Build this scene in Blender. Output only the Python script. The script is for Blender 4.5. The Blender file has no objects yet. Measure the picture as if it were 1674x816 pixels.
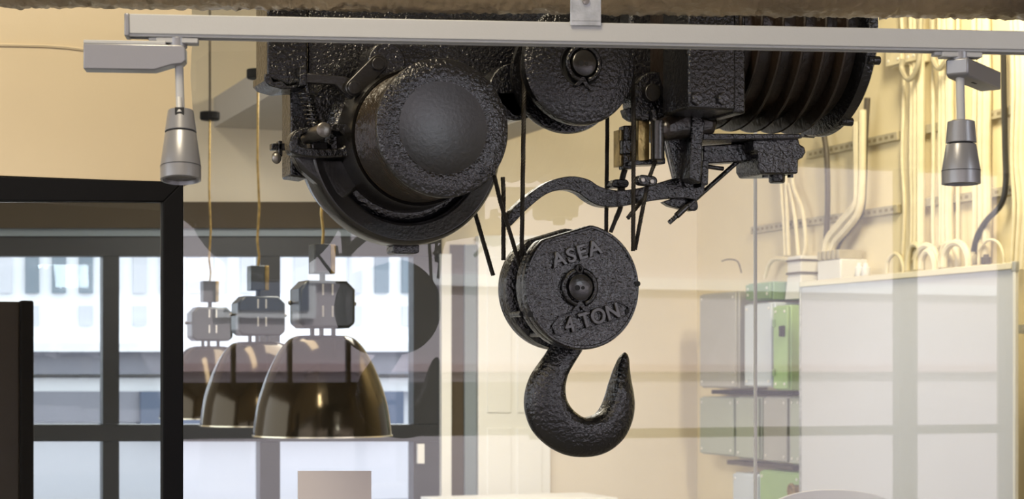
import bpy, math, random
from mathutils import Vector, Matrix, noise
R = random.Random(7)
pi = math.pi
C = bpy.context.scene.collection
# ------------------------------------------------------------------ camera frame
F = 3000.0; HX = 837.0; HY = 611.0; CZ = 1.6
YAW = math.atan2(1187.0, F); SA, CA = math.sin(YAW), math.cos(YAW)
def ray(px, py):
    r = (px-HX)/F; u = (HY-py)/F
    return Vector((SA + r*CA, CA - r*SA, u))
def P(px, py, Y):
    d = ray(px, py); k = Y/d.y; return Vector((d.x*k, Y, CZ + d.z*k))
def PX(px, py, X):
    d = ray(px, py); k = X/d.x; return Vector((X, d.y*k, CZ + d.z*k))
def PD(px, py, D):
    d = ray(px, py); return Vector((d.x*D, d.y*D, CZ + d.z*D))
def DEP(px, Y): return Y/ray(px, HY).y
def LEN(pxl, px, Y): return pxl*DEP(px, Y)/F          # vertical pixels -> metres on plane Y
# ------------------------------------------------------------------ materials
def mat(name, col, rough=.5, metal=0., bump=0., bscale=60., detail=4., var=0., vscale=6., col2=None, spec=.5, trans=0., ior=None, emit=None, estr=0., coat=0., stretch=None):
    m = bpy.data.materials.new(name); m.use_nodes = True
    nt = m.node_tree; b = nt.nodes['Principled BSDF']
    b.inputs['Base Color'].default_value = (*col, 1); b.inputs['Roughness'].default_value = rough
    b.inputs['Metallic'].default_value = metal
    b.inputs['Specular IOR Level'].default_value = spec
    if coat: b.inputs['Coat Weight'].default_value = coat; b.inputs['Coat Roughness'].default_value = .12
    if trans: b.inputs['Transmission Weight'].default_value = trans
    if ior: b.inputs['IOR'].default_value = ior
    if emit: b.inputs['Emission Color'].default_value = (*emit, 1); b.inputs['Emission Strength'].default_value = estr
    tc = nt.nodes.new('ShaderNodeTexCoord'); src = tc.outputs['Object']
    if stretch:
        mp = nt.nodes.new('ShaderNodeMapping'); mp.inputs['Scale'].default_value = stretch
        nt.links.new(src, mp.inputs['Vector']); src = mp.outputs['Vector']
    if var or col2:
        n = nt.nodes.new('ShaderNodeTexNoise'); n.inputs['Scale'].default_value = vscale; n.inputs['Detail'].default_value = 5
        nt.links.new(src, n.inputs['Vector'])
        r = nt.nodes.new('ShaderNodeValToRGB'); r.color_ramp.elements[0].position = .35; r.color_ramp.elements[1].position = .68
        c2 = col2 or tuple(c*(1-var) for c in col)
        r.color_ramp.elements[0].color = (*c2, 1); r.color_ramp.elements[1].color = (*col, 1)
        nt.links.new(n.outputs['Fac'], r.inputs['Fac']); nt.links.new(r.outputs['Color'], b.inputs['Base Color'])
    if bump:
        n = nt.nodes.new('ShaderNodeTexNoise'); n.inputs['Scale'].default_value = bscale; n.inputs['Detail'].default_value = detail
        nt.links.new(src, n.inputs['Vector'])
        bp = nt.nodes.new('ShaderNodeBump'); bp.inputs['Strength'].default_value = bump; bp.inputs['Distance'].default_value = .004
        nt.links.new(n.outputs['Fac'], bp.inputs['Height']); nt.links.new(bp.outputs['Normal'], b.inputs['Normal'])
    return m
M = {}
M['iron'] = mat('black_gloss_iron', (.005,.005,.006), .20, 0, .9, 120, 3, spec=.7)
M['iron_rough'] = mat('black_pebbled_iron', (.006,.006,.008), .17, 0, 1., 125, 3, spec=.95)
M['iron_smooth'] = mat('black_smooth_iron', (.011,.010,.009), .27, 0, .14, 150, 3, spec=.8)
M['dish'] = mat('black_enamel_dish', (.012,.011,.010), .36, 0, .12, 130, 3, spec=.9)
M['iron_brown'] = mat('brownish_black_iron', (.014,.012,.010), .3, 0, .6, 60, 3, col2=(.022,.013,.008), vscale=7)
M['oily'] = mat('oily_brown_drum', (.012,.009,.005), .25, 0, .7, 60, 4, col2=(.03,.018,.007), vscale=9)
M['rope'] = mat('greased_wire_rope', (.022,.018,.012), .5, .3, .3, 300)
M['steel'] = mat('worn_steel', (.30,.28,.25), .32, .9, .2, 150, var=.4, vscale=30)
M['galv'] = mat('galvanised_steel', (.52,.54,.56), .38, .6, .2, 150, var=.35, vscale=40)
M['track'] = mat('grey_satin_aluminium', (.40,.40,.39), .42, .0, .05, 300)
M['spot'] = mat('silver_grey_lacquer', (.25,.25,.26), .35, .45, .03, 300)
M['dark'] = mat('dark_gap', (.006,.006,.006), .7)
M['lens'] = mat('lamp_lens', (.25,.24,.23), .12, .6, .4, 220)
M['brass_tan'] = mat('old_brass_and_tan_sheen', (.42,.30,.12), .35, .9, .3, 120, var=.5, vscale=30)  # real brass parts, and the painted tan reflection by the switch
M['foil'] = mat('aged_pipe_lagging', (.60,.48,.33), .28, .7, 1., 50, 8, col2=(.09,.07,.06), vscale=2.2, stretch=(.8,1,1))
M['black'] = mat('black_powder_coat', (.005,.005,.006), .75, 0, .1, 200, spec=.15)
M['wall'] = mat('cream_plaster', (.72,.60,.40), .75, 0, .25, 14, 6, var=.10, vscale=1.3)
M['wallw'] = mat('pale_beige_plaster', (.74,.67,.55), .75, 0, .15, 14, 6, var=.06, vscale=1.2)
M['wally'] = mat('cream_yellow_painted_wall', (.80,.70,.47), .7, 0, .2, 20, 6, var=.07, vscale=1.5)
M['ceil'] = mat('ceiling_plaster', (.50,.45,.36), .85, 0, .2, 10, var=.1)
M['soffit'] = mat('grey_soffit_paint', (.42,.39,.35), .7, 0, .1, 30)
M['floor'] = mat('grey_screed', (.30,.28,.25), .5, 0, .2, 8, var=.2, vscale=3)
M['white'] = mat('white_paint', (.80,.80,.79), .45)
M['whiteg'] = mat('white_satin', (.72,.71,.68), .5)
M['board'] = mat('whiteboard_enamel', (.52,.53,.56), .30, 0, .03, 3)
M['boardf'] = mat('cream_board_rail', (.72,.66,.50), .4, .1)
M['cable'] = mat('cream_cable_sheath', (.78,.70,.50), .5, 0, .1, 60, var=.1, vscale=20)
M['cableb'] = mat('black_cable_sheath', (.02,.018,.015), .45)
M['cabled'] = mat('brown_black_cable', (.07,.055,.04), .5)
M['rail'] = mat('zinc_slotted_rail', (.48,.43,.31), .5, .1, .2, 60, var=.2, vscale=15)
M['slotd'] = mat('bronze_slot', (.22,.18,.11), .7)
M['boxg'] = mat('grey_switchbox_paint', (.40,.40,.38), .4, 0, .1, 60, var=.05)
M['boxgg'] = mat('grey_green_box_paint', (.38,.42,.36), .4, 0, .1, 60)
M['green'] = mat('light_green_enamel', (.30,.46,.20), .38, 0, .1, 60, var=.08)
M['greend'] = mat('sage_green_enamel', (.20,.30,.18), .4)
M['blueg'] = mat('pale_blue_box_cover', (.55,.62,.70), .2)
M['shade'] = mat('dark_bronze_lamp_shade', (.05,.038,.023), .13, .75, .06, 40)
M['shadei'] = mat('dark_grey_lamp_housing', (.055,.06,.06), .3, .4, .1, 60)
M['rim'] = mat('bright_rim', (.70,.64,.48), .2, .9)
M['paper'] = mat('note_paper', (.78,.72,.68), .8)
M['brown'] = mat('brown_blind_fabric', (.06,.045,.028), .8)
M['brownp'] = mat('dark_brown_panel', (.045,.032,.025), .6)
M['winblack'] = mat('dark_window_frame_paint', (.022,.024,.028), .4)
M['wingrey'] = mat('grey_blue_window_lining', (.20,.24,.28), .5)
M['fac'] = mat('pinkish_render_facade', (.62,.56,.60), .8, 0, .1, 5, var=.08, vscale=.8)
M['facw'] = mat('white_render_facade', (.86,.87,.90), .8)
M['facd'] = mat('slate_blue_shopfront', (.10,.13,.20), .3)
M['facr'] = mat('red_stone_ledge', (.55,.42,.44), .8)
M['gapl'] = mat('pale_grey_recess', (.60,.60,.64), .8)
M['grnd'] = mat('street_paving', (.27,.27,.31), .7, 0, .2, 4, var=.15, vscale=1)
def glassmat(name, tint, refl, rough=0.):
    m = bpy.data.materials.new(name); m.use_nodes = True; nt = m.node_tree; nt.nodes.clear()
    o = nt.nodes.new('ShaderNodeOutputMaterial'); mx = nt.nodes.new('ShaderNodeMixShader')
    t = nt.nodes.new('ShaderNodeBsdfTransparent'); t.inputs[0].default_value = (*tint, 1)
    g = nt.nodes.new('ShaderNodeBsdfGlossy'); g.inputs['Roughness'].default_value = rough; g.inputs['Color'].default_value = (.97,.98,1,1)
    lw = nt.nodes.new('ShaderNodeLayerWeight'); lw.inputs['Blend'].default_value = .18
    mr = nt.nodes.new('ShaderNodeMapRange'); mr.inputs['To Min'].default_value = refl; mr.inputs['To Max'].default_value = .9
    nt.links.new(lw.outputs['Fresnel'], mr.inputs['Value']); nt.links.new(mr.outputs['Result'], mx.inputs['Fac'])
    nt.links.new(t.outputs[0], mx.inputs[1]); nt.links.new(g.outputs[0], mx.inputs[2]); nt.links.new(mx.outputs[0], o.inputs['Surface'])
    return m
M['glass'] = glassmat('partition_glass', (.95,.97,.96), .078)
M['wglass'] = glassmat('window_glass', (.93,.96,.98), .015)
# ------------------------------------------------------------------ mesh builder
class MB:
    def __init__(s): s.v = []; s.f = []
    def add(s, vs, fs):
        n = len(s.v); s.v += [Vector(v) for v in vs]; s.f += [[i+n for i in f] for f in fs]; return s
    def prism(s, pts, vec):
        n = len(pts); vec = Vector(vec)
        vs = [Vector(p) for p in pts] + [Vector(p)+vec for p in pts]
        return s.add(vs, [list(range(n)), list(range(2*n-1, n-1, -1))] + [[i, i+n, (i+1) % n+n, (i+1) % n] for i in range(n)])
    def poly(s, px, Y, t): return s.prism([P(a, b, Y) for a, b in px], (0, t, 0))
    def polyx(s, px, X, t): return s.prism([PX(a, b, X) for a, b in px], (t, 0, 0))
    def rect(s, x0, y0, x1, y1, Y, t): return s.poly([(x0, y0), (x1, y0), (x1, y1), (x0, y1)], Y, t)
    def box(s, a, b):
        x0, y0, z0 = a; x1, y1, z1 = b
        return s.prism([(x0, y0, z0), (x1, y0, z0), (x1, y0, z1), (x0, y0, z1)], (0, y1-y0, 0))
    def lathe(s, c, axis, prof, n=64, a0=0., a1=2*pi, cap=True, up=None):
        c = Vector(c); ax = Vector(axis).normalized()
        u = Vector(up) if up else (Vector((0, 0, 1)) if abs(ax.z) < .9 else Vector((1, 0, 0)))
        u = (u - ax*u.dot(ax)).normalized(); w = ax.cross(u)
        full = abs(a1-a0-2*pi) < 1e-6; m = n if full else n+1
        vs = []
        for r, h in prof:
            for k in range(m):
                a = a0+(a1-a0)*k/n; vs.append(c + ax*h + (u*math.cos(a)+w*math.sin(a))*r)
        fs = []
        for j in range(len(prof)-1):
            for k in range(n):
                k2 = (k+1) % m; fs.append([j*m+k, j*m+k2, (j+1)*m+k2, (j+1)*m+k])
        if full and cap:
            fs.append(list(range(m))[::-1]); fs.append([(len(prof)-1)*m+k for k in range(m)])
        if not full and cap:
            fs.append([j*m for j in range(len(prof))]); fs.append([j*m+m-1 for j in range(len(prof))][::-1])
        return s.add(vs, fs)
    def cyl(s, a, b, r, n=24, r2=None):
        a = Vector(a); b = Vector(b); h = (b-a).length
        return s.lathe(a, b-a, [(r, 0), (r if r2 is None else r2, h)], n)
    def sph(s, c, r, n=16, sq=(1, 1, 1)):
        k0 = len(s.v)
        s.lathe(c, (0, 0, 1), [(max(1e-4, r*math.sin(pi*i/10)), -r*math.cos(pi*i/10)) for i in range(11)], n)
        for q in range(k0, len(s.v)):
            d = s.v[q]-Vector(c); s.v[q] = Vector(c)+Vector((d.x*sq[0], d.y*sq[1], d.z*sq[2]))
        return s
    def tube(s, path, r, n=8, cap=True):
        path = [Vector(p) for p in path]; rings = []; prev = None
        for i, p in enumerate(path):
            t = (path[min(i+1, len(path)-1)]-path[max(i-1, 0)]).normalized()
            if prev is None:
                prev = t.cross(Vector((0, 0, 1)) if abs(t.z) < .9 else Vector((0, 1, 0))).normalized()
            u = (prev-t*prev.dot(t)).normalized(); prev = u; w = t.cross(u)
            rr = r[i] if isinstance(r, (list, tuple)) else r
            rings.append([p+(u*math.cos(2*pi*k/n)+w*math.sin(2*pi*k/n))*rr for k in range(n)])
        vs = [v for q in rings for v in q]; L = len(path)
        fs = [[i*n+k, i*n+(k+1) % n, (i+1)*n+(k+1) % n, (i+1)*n+k] for i in range(L-1) for k in range(n)]
        if cap: fs += [list(range(n))[::-1], [(L-1)*n+k for k in range(n)]]
        return s.add(vs, fs)
    def ringprism(s, outer, inner, vec):
        n = len(outer); vec = Vector(vec)
        vs = [Vector(p) for p in outer]+[Vector(p) for p in inner]+[Vector(p)+vec for p in outer]+[Vector(p)+vec for p in inner]
        fs = []
        for i in range(n):
            j = (i+1) % n
            fs += [[i, j, n+j, n+i], [2*n+i, 3*n+i, 3*n+j, 2*n+j], [i, 2*n+i, 2*n+j, j], [n+i, n+j, 3*n+j, 3*n+i]]
        return s.add(vs, fs)
    def build(s, name, m, parent=None, bevel=0., seg=2, smooth=40, origin=None):
        lo = Vector([min(v[i] for v in s.v) for i in range(3)]); hi = Vector([max(v[i] for v in s.v) for i in range(3)])
        c = Vector(origin) if origin is not None else (lo+hi)/2
        me = bpy.data.meshes.new(name); me.from_pydata([v-c for v in s.v], [], s.f); me.update()
        import bmesh
        bm = bmesh.new(); bm.from_mesh(me); bmesh.ops.recalc_face_normals(bm, faces=bm.faces); bm.to_mesh(me); bm.free()
        me.polygons.foreach_set('use_smooth', [True]*len(me.polygons)); me.set_sharp_from_angle(angle=math.radians(smooth))
        me.materials.append(M[m])
        o = bpy.data.objects.new(name, me); C.objects.link(o); o.location = c
        if bevel:
            b = o.modifiers.new('bevel', 'BEVEL'); b.width = bevel; b.segments = seg; b.limit_method = 'ANGLE'; b.angle_limit = math.radians(50)
        if parent: attach(o, parent)
        return o
def wloc(o):
    v = o.location.copy(); p = o.parent
    while p: v = wl[o.name]; break
    return v
wl = {}
def attach(o, parent):
    w = o.location.copy(); wl[o.name] = w
    o.parent = parent; o.matrix_parent_inverse = Matrix.Identity(4)
    o.location = w - (wl[parent.name] if parent.name in wl else parent.location)
def tag(o, label, cat, group=None, kind=None):
    if label: o['label'] = label
    if cat: o['category'] = cat
    if group: o['group'] = group
    if kind: o['kind'] = kind
    return o
def empty(name, loc, label=None, cat=None, group=None, kind=None):
    o = bpy.data.objects.new(name, None); C.objects.link(o); o.location = loc; o.empty_display_size = .05
    return tag(o, label, cat, group, kind)
def struct(o): o['kind'] = 'structure'; return o
def copy_tree(o, parent=None):
    c = o.copy(); C.objects.link(c)
    if parent: c.parent = parent
    for ch in list(o.children): copy_tree(ch, c)
    return c
def lab(o, s): o['label'] = s; return o
def arc(c, r, a0, a1, n): return [(c[0]+r*math.cos(math.radians(a0+(a1-a0)*i/n)), c[1]-r*math.sin(math.radians(a0+(a1-a0)*i/n))) for i in range(n+1)]
def smoothpath(pts, k=8):
    pts = [Vector(p) for p in pts]; out = []
    for i in range(len(pts)-1):
        p0 = pts[max(i-1, 0)]; p1 = pts[i]; p2 = pts[i+1]; p3 = pts[min(i+2, len(pts)-1)]
        for j in range(k):
            t = j/k
            out.append(.5*((2*p1)+(p2-p0)*t+(2*p0-5*p1+4*p2-p3)*t*t+(3*p1-p0-3*p2+p3)*t**3))
    return out+[pts[-1]]
def sm2(pts, k=6):
    return [(v.x, v.y) for v in smoothpath([(a, b, 0) for a, b in pts], k)]
def sm2c(pts, k=6):
    q = pts[-2:]+pts+pts[:2]; o = sm2(q, k); return o[2*k:-2*k+0][:len(pts)*k]
def radial(loop, c, n=56):
    """resample a closed pixel loop by angle about c"""
    out = []
    for i in range(n):
        a = 2*pi*i/n; d = (math.cos(a), math.sin(a)); best = None
        for j in range(len(loop)):
            x1, y1 = loop[j][0]-c[0], loop[j][1]-c[1]; x2, y2 = loop[(j+1) % len(loop)][0]-c[0], loop[(j+1) % len(loop)][1]-c[1]
            den = (x2-x1)*d[1]-(y2-y1)*d[0]
            if abs(den) < 1e-9: continue
            t = (y1*d[0]-x1*d[1])/den
            if -1e-6 <= t <= 1+1e-6:
                q = (x1+(x2-x1)*t)*d[0]+(y1+(y2-y1)*t)*d[1]
                if q > 0 and (best is None or q > best): best = q
        out.append((c[0]+d[0]*best, c[1]+d[1]*best))
    return out
YA = (0, 1, 0)
def disc(px, py, r, Y, t, name, m, parent, bevel=.002, n=48, **k):
    """solid disc facing the room: pixel centre and radius on plane Y"""
    rr = LEN(r, px, Y); return MB().lathe(P(px, py, Y), YA, [(rr, 0), (rr, t)], n).build(name, m, parent, bevel, **k)
def ycyl(mb, px, py, r, Y, t, n=32): rr = LEN(r, px, Y); return mb.lathe(P(px, py, Y), YA, [(rr, 0), (rr, t)], n)
def textmesh(s, size, extrude, loc, tilt, name, m, parent, spacing=1., xs=1., offset=0.):
    cu = bpy.data.curves.new(name, 'FONT'); cu.body = s; cu.size = size; cu.extrude = extrude; cu.align_x = 'CENTER'; cu.align_y = 'CENTER'
    cu.bevel_depth = extrude*.35; cu.bevel_resolution = 1; cu.space_character = spacing; cu.offset = offset
    t = bpy.data.objects.new(name, cu); C.objects.link(t); bpy.context.view_layer.update()
    me = bpy.data.meshes.new_from_object(t.evaluated_get(bpy.context.evaluated_depsgraph_get()))
    bpy.data.objects.remove(t); bpy.data.curves.remove(cu)
    rot = Matrix(((1, 0, 0), (0, 0, -1), (0, 1, 0))).to_4x4()
    me.transform(Matrix.Rotation(-tilt, 4, 'Y') @ rot @ Matrix.Diagonal((xs, 1, 1, 1)))
    me.materials.clear(); me.materials.append(M[m])
    o = bpy.data.objects.new(name, me); C.objects.link(o); o.location = loc
    attach(o, parent); return o

# ================================================================== SETTING
G = 4.375; YB = 10.5; XR = 5.43; YF = -1.5; ZC = 4.3; XL = -3.; XR2 = 8.
struct(MB().box((XL, YF-.2, -.1), (XR2, YB+.2, 0)).build('floor', 'floor'))
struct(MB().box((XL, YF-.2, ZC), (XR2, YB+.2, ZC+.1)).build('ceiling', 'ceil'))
# back wall with window opening
wx0 = P(-200, 0, YB).x; wx1 = P(722, 0, YB).x; wz1 = P(300, 330, YB).z; wz0 = .35
mb = MB(); mb.box((wx1, YB, 0), (XR+.2, YB+.2, ZC)); mb.box((wx0, YB, wz1), (wx1, YB+.2, ZC)); mb.box((wx0, YB, 0), (wx1, YB+.2, wz0)); mb.box((XL-.2, YB, 0), (wx0, YB+.2, ZC))
struct(mb.build('wall_back', 'wallw'))
struct(MB().box((XR, G-.03, 0), (XR+.15, YB, ZC)).build('wall_right', 'wally'))
mb = MB(); mb.box((XL-.2, YF, 0), (XL, YB, 1.)); mb.box((XL-.2, YF, 3.4), (XL, YB, ZC)); mb.box((XL-.2, 3.8, 1.), (XL, 5.2, 3.4))
struct(mb.build('wall_left', 'wallw'))
struct(MB().box((XR2, YF, 0), (XR2+.2, G-.03, ZC)).build('wall_far_right', 'wallw'))
struct(MB().box((XR+.15, G-.03, 0), (XR2, G+.12, ZC)).build('wall_partition_right', 'wallw'))
# front wall (behind the camera) with big windows
zt0, zt1, ztop, zlow = 1.23, 1.55, 2.95, .15
mb = MB(); mb.box((XL, YF-.2, ztop), (XR2, YF, ZC)); mb.box((XL, YF-.2, 0), (XR2, YF, zlow))
for a, b in ((XL, -2.6), (7.7, XR2)): mb.box((a, YF-.2, zlow), (b, YF, ztop))
struct(mb.build('wall_front', 'wallw'))
struct(MB().box((.88, YF-.2, zlow), (2.0, YF, ztop)).build('reflection_blocker', 'brownp'))  # unseen dark panel, added to keep bright reflections off the left pane
mb = MB(); mb.box((-2.6, YF-.1, zt0), (4.2, YF-.02, zt1)); mb.box((4.2, YF-.08, 1.20), (7.7, YF-.03, 1.26))
for x, w in ((-2.57, .06), (-1.4, .06), (-.2, .06), (.85, .06), (2.03, .05), (6.87, .14), (7.67, .06)): mb.box((x-w/2, YF-.1, zlow), (x+w/2, YF-.02, ztop))
for x in (2.37, 2.70, 3.05): mb.box((x-.012, YF-.08, zt1), (x+.012, YF-.04, ztop))
o = struct(mb.build('window_1', 'winblack'))
# back window
w = empty('window_2', ((wx0+wx1)/2, YB, wz0), kind='structure')
mb = MB(); yb = YB-.03
def fr(x0, y0, x1, y1, t=.1): mb.rect(x0, y0, x1, y1, yb, t)
fr(-200, 386, 722, 419); fr(-200, 694, 722, 722)
for a, b in ((168, 195), (425, 458), (676, 722)): fr(a, 419.5, b, 693.5); fr(a, 722.5, b, 1000)
mb.build('window_frame', 'winblack', w)
MB().rect(-200, 330, 722, 373, YB-.08, .12).build('blind_box', 'brown', w)
MB().rect(-200, 373, 722, 386, YB-.05, .10).build('frame_rail', 'wingrey', w)
MB().rect(-200, 386, 722, 1000, YB+.04, .006).build('pane', 'wglass', w)
MB().rect(722, 415, 738, 980, YB-.07, .07).build('frame_jamb', 'white', w)
MB().rect(683, 726, 694, 758, YB-.06, .025).build('contact_sensor', 'white', w)
# wall area strips right of the window
mb = MB(); mb.rect(738, 400, 760, 980, YB-.03, .03); struct(mb.build('trim_1', 'brown'))
struct(MB().rect(760, 400, 779, 980, YB-.05, .05).build('trim_2', 'wingrey'))
d = empty('white_panel', P(838, 980, YB-.05), kind='structure')  # white panelled slab on the back wall
mb = MB(); mb.rect(782, 385, 900, 1000, YB-.06, .05); mb.build('panel_leaf', 'white', d, .004)
for x0, x1 in ((797, 836), (846, 886)):
    MB().rect(x0, 420, x1, 675, YB-.068, .010).build('raised_panel', 'white', d, .003); MB().rect(x0, 700, x1, 960, YB-.068, .010).build('raised_panel', 'white', d, .003)
# bulkhead
bx = P(350, 208, YB)
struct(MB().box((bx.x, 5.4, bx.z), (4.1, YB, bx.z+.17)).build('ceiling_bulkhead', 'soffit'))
# partition: wall above door, black frame, glass
hx = P(312, 0, G).x; hz = P(300, 300, G).z
mb = MB(); n = 26
pts = [(XL, 0)]
edge = [Vector((hx+R.uniform(-.006, .004), G-.02, hz+(ZC-hz)*i/n)) for i in range(n+1)]
mb.prism([Vector((XL, G-.02, hz))]+edge+[Vector((XL, G-.02, ZC))], (0, .14, 0)); struct(mb.build('wall_above_door', 'wall'))
mb = MB(); a = P(0, 66, G-.02); mb.tube([Vector((XL+.1, G-.022, a.z+.02))]+[Vector((a.x-.3+i*.05, G-.022, a.z-.002+.004*math.sin(i*.9)-.0018*i*.5)) for i in range(14)], .004, 6)
struct(mb.build('trim_3', 'wall'))
yf = G-.025
x0 = P(267, 400, yf).x; x1 = P(300, 400, yf).x; z1 = P(300, 297, yf).z; z0 = P(267, 330, yf).z
fme = empty('door_2', (x0, G, 0), kind='structure')
mb = MB(); mb.prism([Vector((x0, yf, 0)), Vector((x1, yf, 0)), Vector((x1, yf, z1)), Vector((x0, yf, z0))], (0, .04, 0)); mb.build('frame_post', 'black', fme, .003)
mb = MB(); hl = P(-4, 289, yf), P(-4, 328, yf); mb.prism([hl[1], Vector((x0, yf, z0)), Vector((x1, yf, z1)), hl[0]], (0, .04, 0)); mb.box((XL, yf, hl[1].z), (hl[0].x, yf+.04, hl[0].z)); mb.build('frame_header', 'black', fme, .003)
mb = MB(); mb.prism([Vector((XL, G, 0)), Vector((x0-.001, G, 0)), Vector((x0-.001, G, z0-.001)), Vector((XL, G, z0-.001))], (0, .001, 0)); mb.build('door_glass', 'glass', fme)
sx = P(1235, 600, G).x
g = struct(MB().add([(x1+.001, G, 0), (sx-.003, G, 0), (sx-.003, G, ZC), (x1+.001, G, ZC)], [[0, 1, 2, 3]]).build('glass_partition', 'glass'))
g = struct(MB().add([(sx+.003, G, 0), (XR, G, 0), (XR, G, ZC), (sx+.003, G, ZC)], [[0, 1, 2, 3]]).build('glass_partition', 'glass'))
struct(MB().box((sx-.0028, G-.004, 0), (sx+.0028, G+.006, ZC)).build('glass_joint_strip', 'whiteg'))

# ------------------------------------------------------------------ outside, beyond the back window
YO = 19.
def OB(px0, y0, px1, y1, Y, t, name, m, parent): return MB().rect(px0, y0, px1, y1, Y, t).build(name, m, parent)
ter = empty('street_building', P(350, 611, YO), 'pale street building with white pilaster strips seen through the back window', 'building')
OB(-700, -200, 1500, 1100, YO, .4, 'wall', 'facw', ter)
mb = MB()
for i, x in enumerate(range(-640, 1200, 44)):
    mb = MB(); mb.rect(x+22, 395, x+44, 479, YO-.05, .05); mb.build('window_opening', 'wingrey' if (-20 < x < 130 or 580 < x < 690) else 'gapl', ter)
    if i % 2: mb = MB(); mb.rect(x+22, 500, x+44, 532, YO-.05, .05); mb.build('vent_opening', 'gapl', ter)
OB(-700, 575, 1500, 612, YO-.35, .35, 'stone_ledge', 'grnd', ter); OB(-700, 560, 1500, 575, YO-.5, .5, 'cornice', 'facw', ter)
OB(-700, 618, 1500, 640, YO-.2, .2, 'plinth_band', 'facw', ter); OB(-700, 722, 1500, 1100, YO-.1, .1, 'lower_wall', 'gapl', ter); OB(-700, 640, 560, 690, YO-.25, .25, 'shop_sill', 'grnd', ter); OB(230, 640, 660, 700, YO-.3, .3, 'shopfront', 'facd', ter)
struct(MB().box((-16, YB+.6, -.12), (24, 19., 0.25)).build('ground_street_back', 'grnd'))
struct(MB().box((-25, -14, -.12), (30, YF-.25, 0.0)).build('ground_street_front', 'grnd'))
# behind the camera: the house over the street that the glass mirrors
fb = empty('mirrored_house', (3, -9, 0), 'pinkish house across the street, seen only mirrored in the glass', 'building')
MB().box((-22, -9.4, 0), (28, -9, 6.0)).build('wall', 'fac', fb)
MB().box((-22, -9.0, 1.62), (28, -8.88, 1.70)).build('stone_ledge', 'facr', fb)
MB().box((-22, -9.0, 2.5), (28, -8.9, 2.62)).build('white_band', 'facw', fb)
for x in (-6, -1.2, 3.9): 
    f_ = MB().box((x, -9.02, 2.15), (x+1.0, -8.93, 3.0)).build('window_frame', 'facw', fb); MB().box((x+.08, -8.95, 2.22), (x+.92, -8.90, 2.93)).build('pane', 'facd', f_)

# ================================================================== PIPE AND TRACK
A = PD(-60, 9, 3.30); B = PD(1740, 31, 3.46)
ax = (B-A).normalized(); rad = .10
nseg = 460; n = 56; u = Vector((0, 0, 1)); u = (u-ax*u.dot(ax)).normalized(); w_ = ax.cross(u); Lp = (B-A).length
mb = MB(); vs = []
for i in range(nseg+1):
    for k in range(n):
        th = 2*pi*k/n; c0 = A+ax*(Lp*i/nseg)+u*rad
        d = u*math.cos(th)+w_*math.sin(th); q = (c0+d*rad)
        rr = rad + .0035*noise.noise(Vector((q.x*22, q.y*40, q.z*40))) + .005*noise.noise(Vector((q.x*95, q.y*100, q.z*100)))+.002*noise.noise(Vector((q.x*5, 0, 0)))
        vs.append(c0+d*rr)
fs = [[i*n+k, i*n+(k+1) % n, (i+1)*n+(k+1) % n, (i+1)*n+k] for i in range(nseg) for k in range(n)]+[list(range(n))[::-1], [nseg*n+k for k in range(n)]]
mb.add(vs, fs)
tag(mb.build('lagged_pipe', 'foil'), 'crinkled brown lagged pipe running across the very top', 'pipe')

T0 = PD(203, 22, 2.90); T1 = PD(1720, 51, 3.052); tx = (T1-T0); tx.z = 0; TL = tx.length; tx.normalize(); ty = Vector((-tx.y, tx.x, 0))
TZ = T0.z; TH = .0345
def TB(mb, a0, a1, d0, d1, z0, z1):
    """box in track space: along, deep, up from the top edge"""
    o = T0; f = lambda a, d, z: Vector((o.x, o.y, TZ))+tx*a+ty*d+Vector((0, 0, z))
    return mb.prism([f(a0, d0, z0), f(a1, d0, z0), f(a1, d0, z1), f(a0, d0, z1)], ty*(d1-d0))
tr = empty('lighting_track', T0+tx*.7, 'long grey lighting track crossing in front of the hoist', 'light track')
TB(MB(), .008, TL, 0, .034, -TH+.003, 0).build('rail', 'track', tr, .0015)
TB(MB(), .008, TL, .003, .007, -TH-.0005, -TH+.003).build('front_lip', 'track', tr)
TB(MB(), .008, TL, .027, .031, -TH-.0005, -TH+.003).build('rear_lip', 'track', tr)
TB(MB(), 0, .008, -.0008, .035, -TH-.001, .001).build('end_cap', 'spot', tr, .002)
def talong(px): # distance along the track for a pixel
    d = ray(px, HY); # solve T0+tx*a on the ray in plan
    det = tx.x*(-d.y)-(-d.x)*tx.y
    return ((-T0.x)*(-d.y)-(-d.x)*(-T0.y))/det
a0, a1 = talong(932), talong(982)
br = TB(MB(), a0, a1, -.004, -.001, -.006, .16); TB(br, a0, a1, -.004, .034, .0, .003)
brk = tag(br.build('hanger_bracket', 'galv', None, .001), 'galvanised steel strap holding the grey track, screwed at top', 'bracket')
am = talong(957); c = Vector((T0.x, T0.y, TZ))+tx*am+ty*(-.004)+Vector((0, 0, .034))
MB().lathe(c, -ty, [(.006, 0), (.006, .003), (.002, .0035)], 20).build('screw', 'steel', brk)

def spotlight(px, mirror, label, headtilt, y_head, flip=False, box=None):
    a = talong(px); base = Vector((T0.x, T0.y, TZ-TH))+tx*a+ty*.017
    t = empty('track_spotlight', base, label, 'spotlight', 'spotlights on the grey track')
    pxm = (T0+tx*a).dot(Vector((SA, CA, 0)))/F
    mb = MB(); TB(mb, a-34*pxm, a+34*pxm, .004, .030, -TH-.010, -TH-.001); TB(mb, a-46*pxm, a-22*pxm, .007, .027, -TH-.007, -TH-.001)
    mb.build('track_adapter', 'track', t, .0015)
    mb = MB(); mb.lathe(base, (0, 0, -1), [(.015, 0), (.015, .016)], 32); mb.build('swivel_joint', 'spot', t, .001)
    if box: box(t, base, pxm, a)
    return t, base, pxm
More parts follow.
